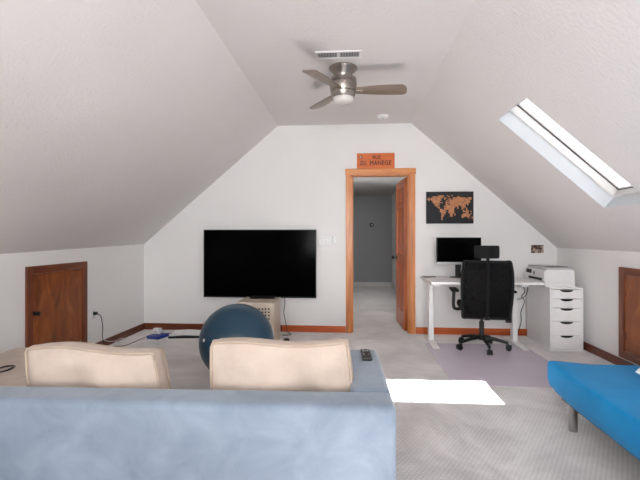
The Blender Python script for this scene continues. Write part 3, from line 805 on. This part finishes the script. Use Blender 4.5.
MB().box((-.12, -.12, .375), (.12, .10, .41)).box((-.03, -.30, .37), (.03, -.08, .395)).cyl((.10, 0, .385), (.24, .02, .37), .006, seg=8).build('tilt_mechanism', 'dark', oc, bevel=.006)
# seat
mb = MB()
def seatp(u, v):
    x, y = 2*u-1, 2*v-1
    return (x*.25*(1-.06*max(0, y)**2), y*.245, .468+.012*abs(x)**3-.03*max(0, y-.6)+.006*(1-x*x))
mb.grid(14, 14, seatp)
mb.build('seat', 'fabric', oc, solid=.075, bevel=.028, seg=4)
# backrest frame and mesh, curved; back lies at y ~ -.27
def backp(u, v):
    x, s = 2*u-1, v
    wdt = .232+.018*math.sin(s*PI*.9)-.012*max(0, s-.85)/.15
    y = -.255-.055*math.sin(s*2.2)+.03*(1-x*x)*-.6-.02*s
    return Vector((x*wdt, y, .385+s*.595))
mb = MB().grid(16, 18, backp); 
mb.build('back_mesh', 'mesh', oc, solid=.006)
N = 10
per = [backp(0, i/N) for i in range(1, N)] + [backp(i/N, 1) for i in range(N+1)] + [backp(1, 1-i/N) for i in range(1, N)] + [backp(1-i/N, 0) for i in range(N+1)]
MB().tube(per, .014, seg=10, sub=3, cyclic=True).build('back_frame', 'fabric', oc)
mb = MB()
def lum(u, v):
    p = backp(u, .0+.36*v); return p+Vector((0, .014, 0))
mb.grid(12, 8, lum); mb.build('lumbar_pad', 'fabric', oc, solid=.02, bevel=.006)
p_low, p_mid, p_top = backp(.5, .04), backp(.5, .5), backp(.5, 1)
MB().tube([(0, -.2, .385), (0, -.31, .40), (0, p_mid.y-.035, p_mid.z-.05), (0, p_top.y-.02, p_top.z), (0, p_top.y-.012, p_top.z+.06)], .016, seg=10).build('spine', 'fabric', oc)
mb = MB()
def headp(u, v):
    x, s = 2*u-1, v
    return Vector((x*(.122-.006*abs(s-.5)), p_top.y+.012+.035*x*x, p_top.z+.032+.135*s))
mb.grid(12, 6, headp); mb.build('headrest', 'fabric', oc, solid=.035, bevel=.014, seg=4)
for s in (-1, 1):
    ar = MB().tube([(s*.20, .02, .43), (s*.275, .01, .43), (s*.30, -.01, .47), (s*.298, -.02, .60), (s*.295, -.02, .635)], .018, seg=10).build('armrest_post', 'black', oc)
    MB().box((s*.295-.042, -.14, .635), (s*.295+.042, .12, .662)).build('arm_pad', 'fabric', oc, bevel=.012, seg=3)

# hall thermostat-like round ornament
hk = thing('wall_hook', 'small dark round hook with a white rim on the hall wall', 'hook', (.52, HY, 1.545))
MB().lathe([(0, 0), (.05, 0), (.05, .012), (.042, .018), (0, .018)], 28, Matrix.Rotation(PI/2, 4, 'X')).build('plate', 'black', hk)
MB().lathe([(0, .018), (.022, .018), (.022, .03), (0, .032)], 20, Matrix.Rotation(PI/2, 4, 'X')).build('knob', 'paper', hk)

# ------------------------------------------------------------------ light
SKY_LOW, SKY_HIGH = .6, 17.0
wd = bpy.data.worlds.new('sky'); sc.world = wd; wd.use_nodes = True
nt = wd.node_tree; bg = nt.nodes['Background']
# sky strength raised low towards the rear to light the room, dimmer overhead
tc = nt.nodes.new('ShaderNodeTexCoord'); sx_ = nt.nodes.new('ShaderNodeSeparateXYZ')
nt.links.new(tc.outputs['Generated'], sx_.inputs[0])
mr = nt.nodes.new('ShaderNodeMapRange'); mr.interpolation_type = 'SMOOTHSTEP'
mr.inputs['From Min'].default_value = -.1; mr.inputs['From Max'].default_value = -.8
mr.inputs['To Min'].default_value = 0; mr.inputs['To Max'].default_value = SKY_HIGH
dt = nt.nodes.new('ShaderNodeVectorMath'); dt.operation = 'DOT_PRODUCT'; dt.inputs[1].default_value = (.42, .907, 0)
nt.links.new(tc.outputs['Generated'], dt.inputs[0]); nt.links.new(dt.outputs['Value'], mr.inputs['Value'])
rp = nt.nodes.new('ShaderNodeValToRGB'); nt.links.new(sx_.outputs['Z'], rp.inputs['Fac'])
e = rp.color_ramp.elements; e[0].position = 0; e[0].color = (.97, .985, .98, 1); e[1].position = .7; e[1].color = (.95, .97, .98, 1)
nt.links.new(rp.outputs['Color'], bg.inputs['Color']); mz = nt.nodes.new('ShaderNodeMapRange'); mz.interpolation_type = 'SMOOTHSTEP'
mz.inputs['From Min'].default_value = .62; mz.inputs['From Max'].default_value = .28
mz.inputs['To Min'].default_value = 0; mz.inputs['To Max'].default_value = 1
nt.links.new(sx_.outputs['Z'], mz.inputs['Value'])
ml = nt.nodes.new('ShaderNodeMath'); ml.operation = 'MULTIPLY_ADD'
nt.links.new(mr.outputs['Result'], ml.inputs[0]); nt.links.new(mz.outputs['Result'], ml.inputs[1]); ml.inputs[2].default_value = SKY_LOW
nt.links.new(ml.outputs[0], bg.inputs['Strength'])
sun = bpy.data.lights.new('sun', 'SUN'); sun.energy = 62; sun.angle = R(.53); sun.color = (1, .985, .96)
so_ = bpy.data.objects.new('sun', sun); COL.objects.link(so_)
so_.rotation_euler = Vector((-.665, .0, -1)).to_track_quat('-Z', 'Y').to_euler(); so_.location = (4, 3.3, 6)
def portal(name, loc, rot, sx, sy):
    a = bpy.data.lights.new(name, 'AREA'); a.shape = 'RECTANGLE'; a.size = sx; a.size_y = sy; a.cycles.is_portal = True
    o = bpy.data.objects.new(name, a); COL.objects.link(o); o.location = loc; o.rotation_euler = rot; return o
portal('gable_portal', ((GX0+GX1)/2, YR-.16, (GZ0+GZ1)/2), (PI/2, 0, 0), GX1-GX0, GZ1-GZ0)
ms, mn = (S0+S1)/2, .32
portal('skylight_portal', (XB+ms*math.cos(ANG)+mn*math.sin(ANG), (Y0+Y1)/2, ZC-ms*math.sin(ANG)+mn*math.cos(ANG)), (0, ANG, 0), S1-S0, Y1-Y0)
portal('added_skylight_portal', (XB+ms*math.cos(ANG)+mn*math.sin(ANG), (V0+V1)/2, ZC-ms*math.sin(ANG)+mn*math.cos(ANG)), (0, ANG, 0), S1-S0, V1-V0)
portal('hall_portal', (HX0-.12, 6.75, 1.45), (0, -PI/2, 0), 1.3, 1.5)

# ------------------------------------------------------------------ camera
cam = bpy.data.cameras.new('camera'); co = bpy.data.objects.new('camera', cam); COL.objects.link(co)
cam.sensor_width = 36; cam.lens = 420/640*36; cam.clip_start = .05
co.location = (0, 0, 1.24); co.rotation_euler = (PI/2, 0, math.atan(31/420)); cam.shift_y = -3/640
sc.camera = co

vs = sc.view_settings; vs.view_transform = 'Standard'; vs.look = 'None'; vs.gamma = 1; vs.use_curve_mapping = False; vs.exposure = 0.35
cy = sc.cycles; cy.use_denoising = True; cy.max_bounces = 14; cy.diffuse_bounces = 8; cy.transparent_max_bounces = 16; cy.sample_clamp_indirect = 12
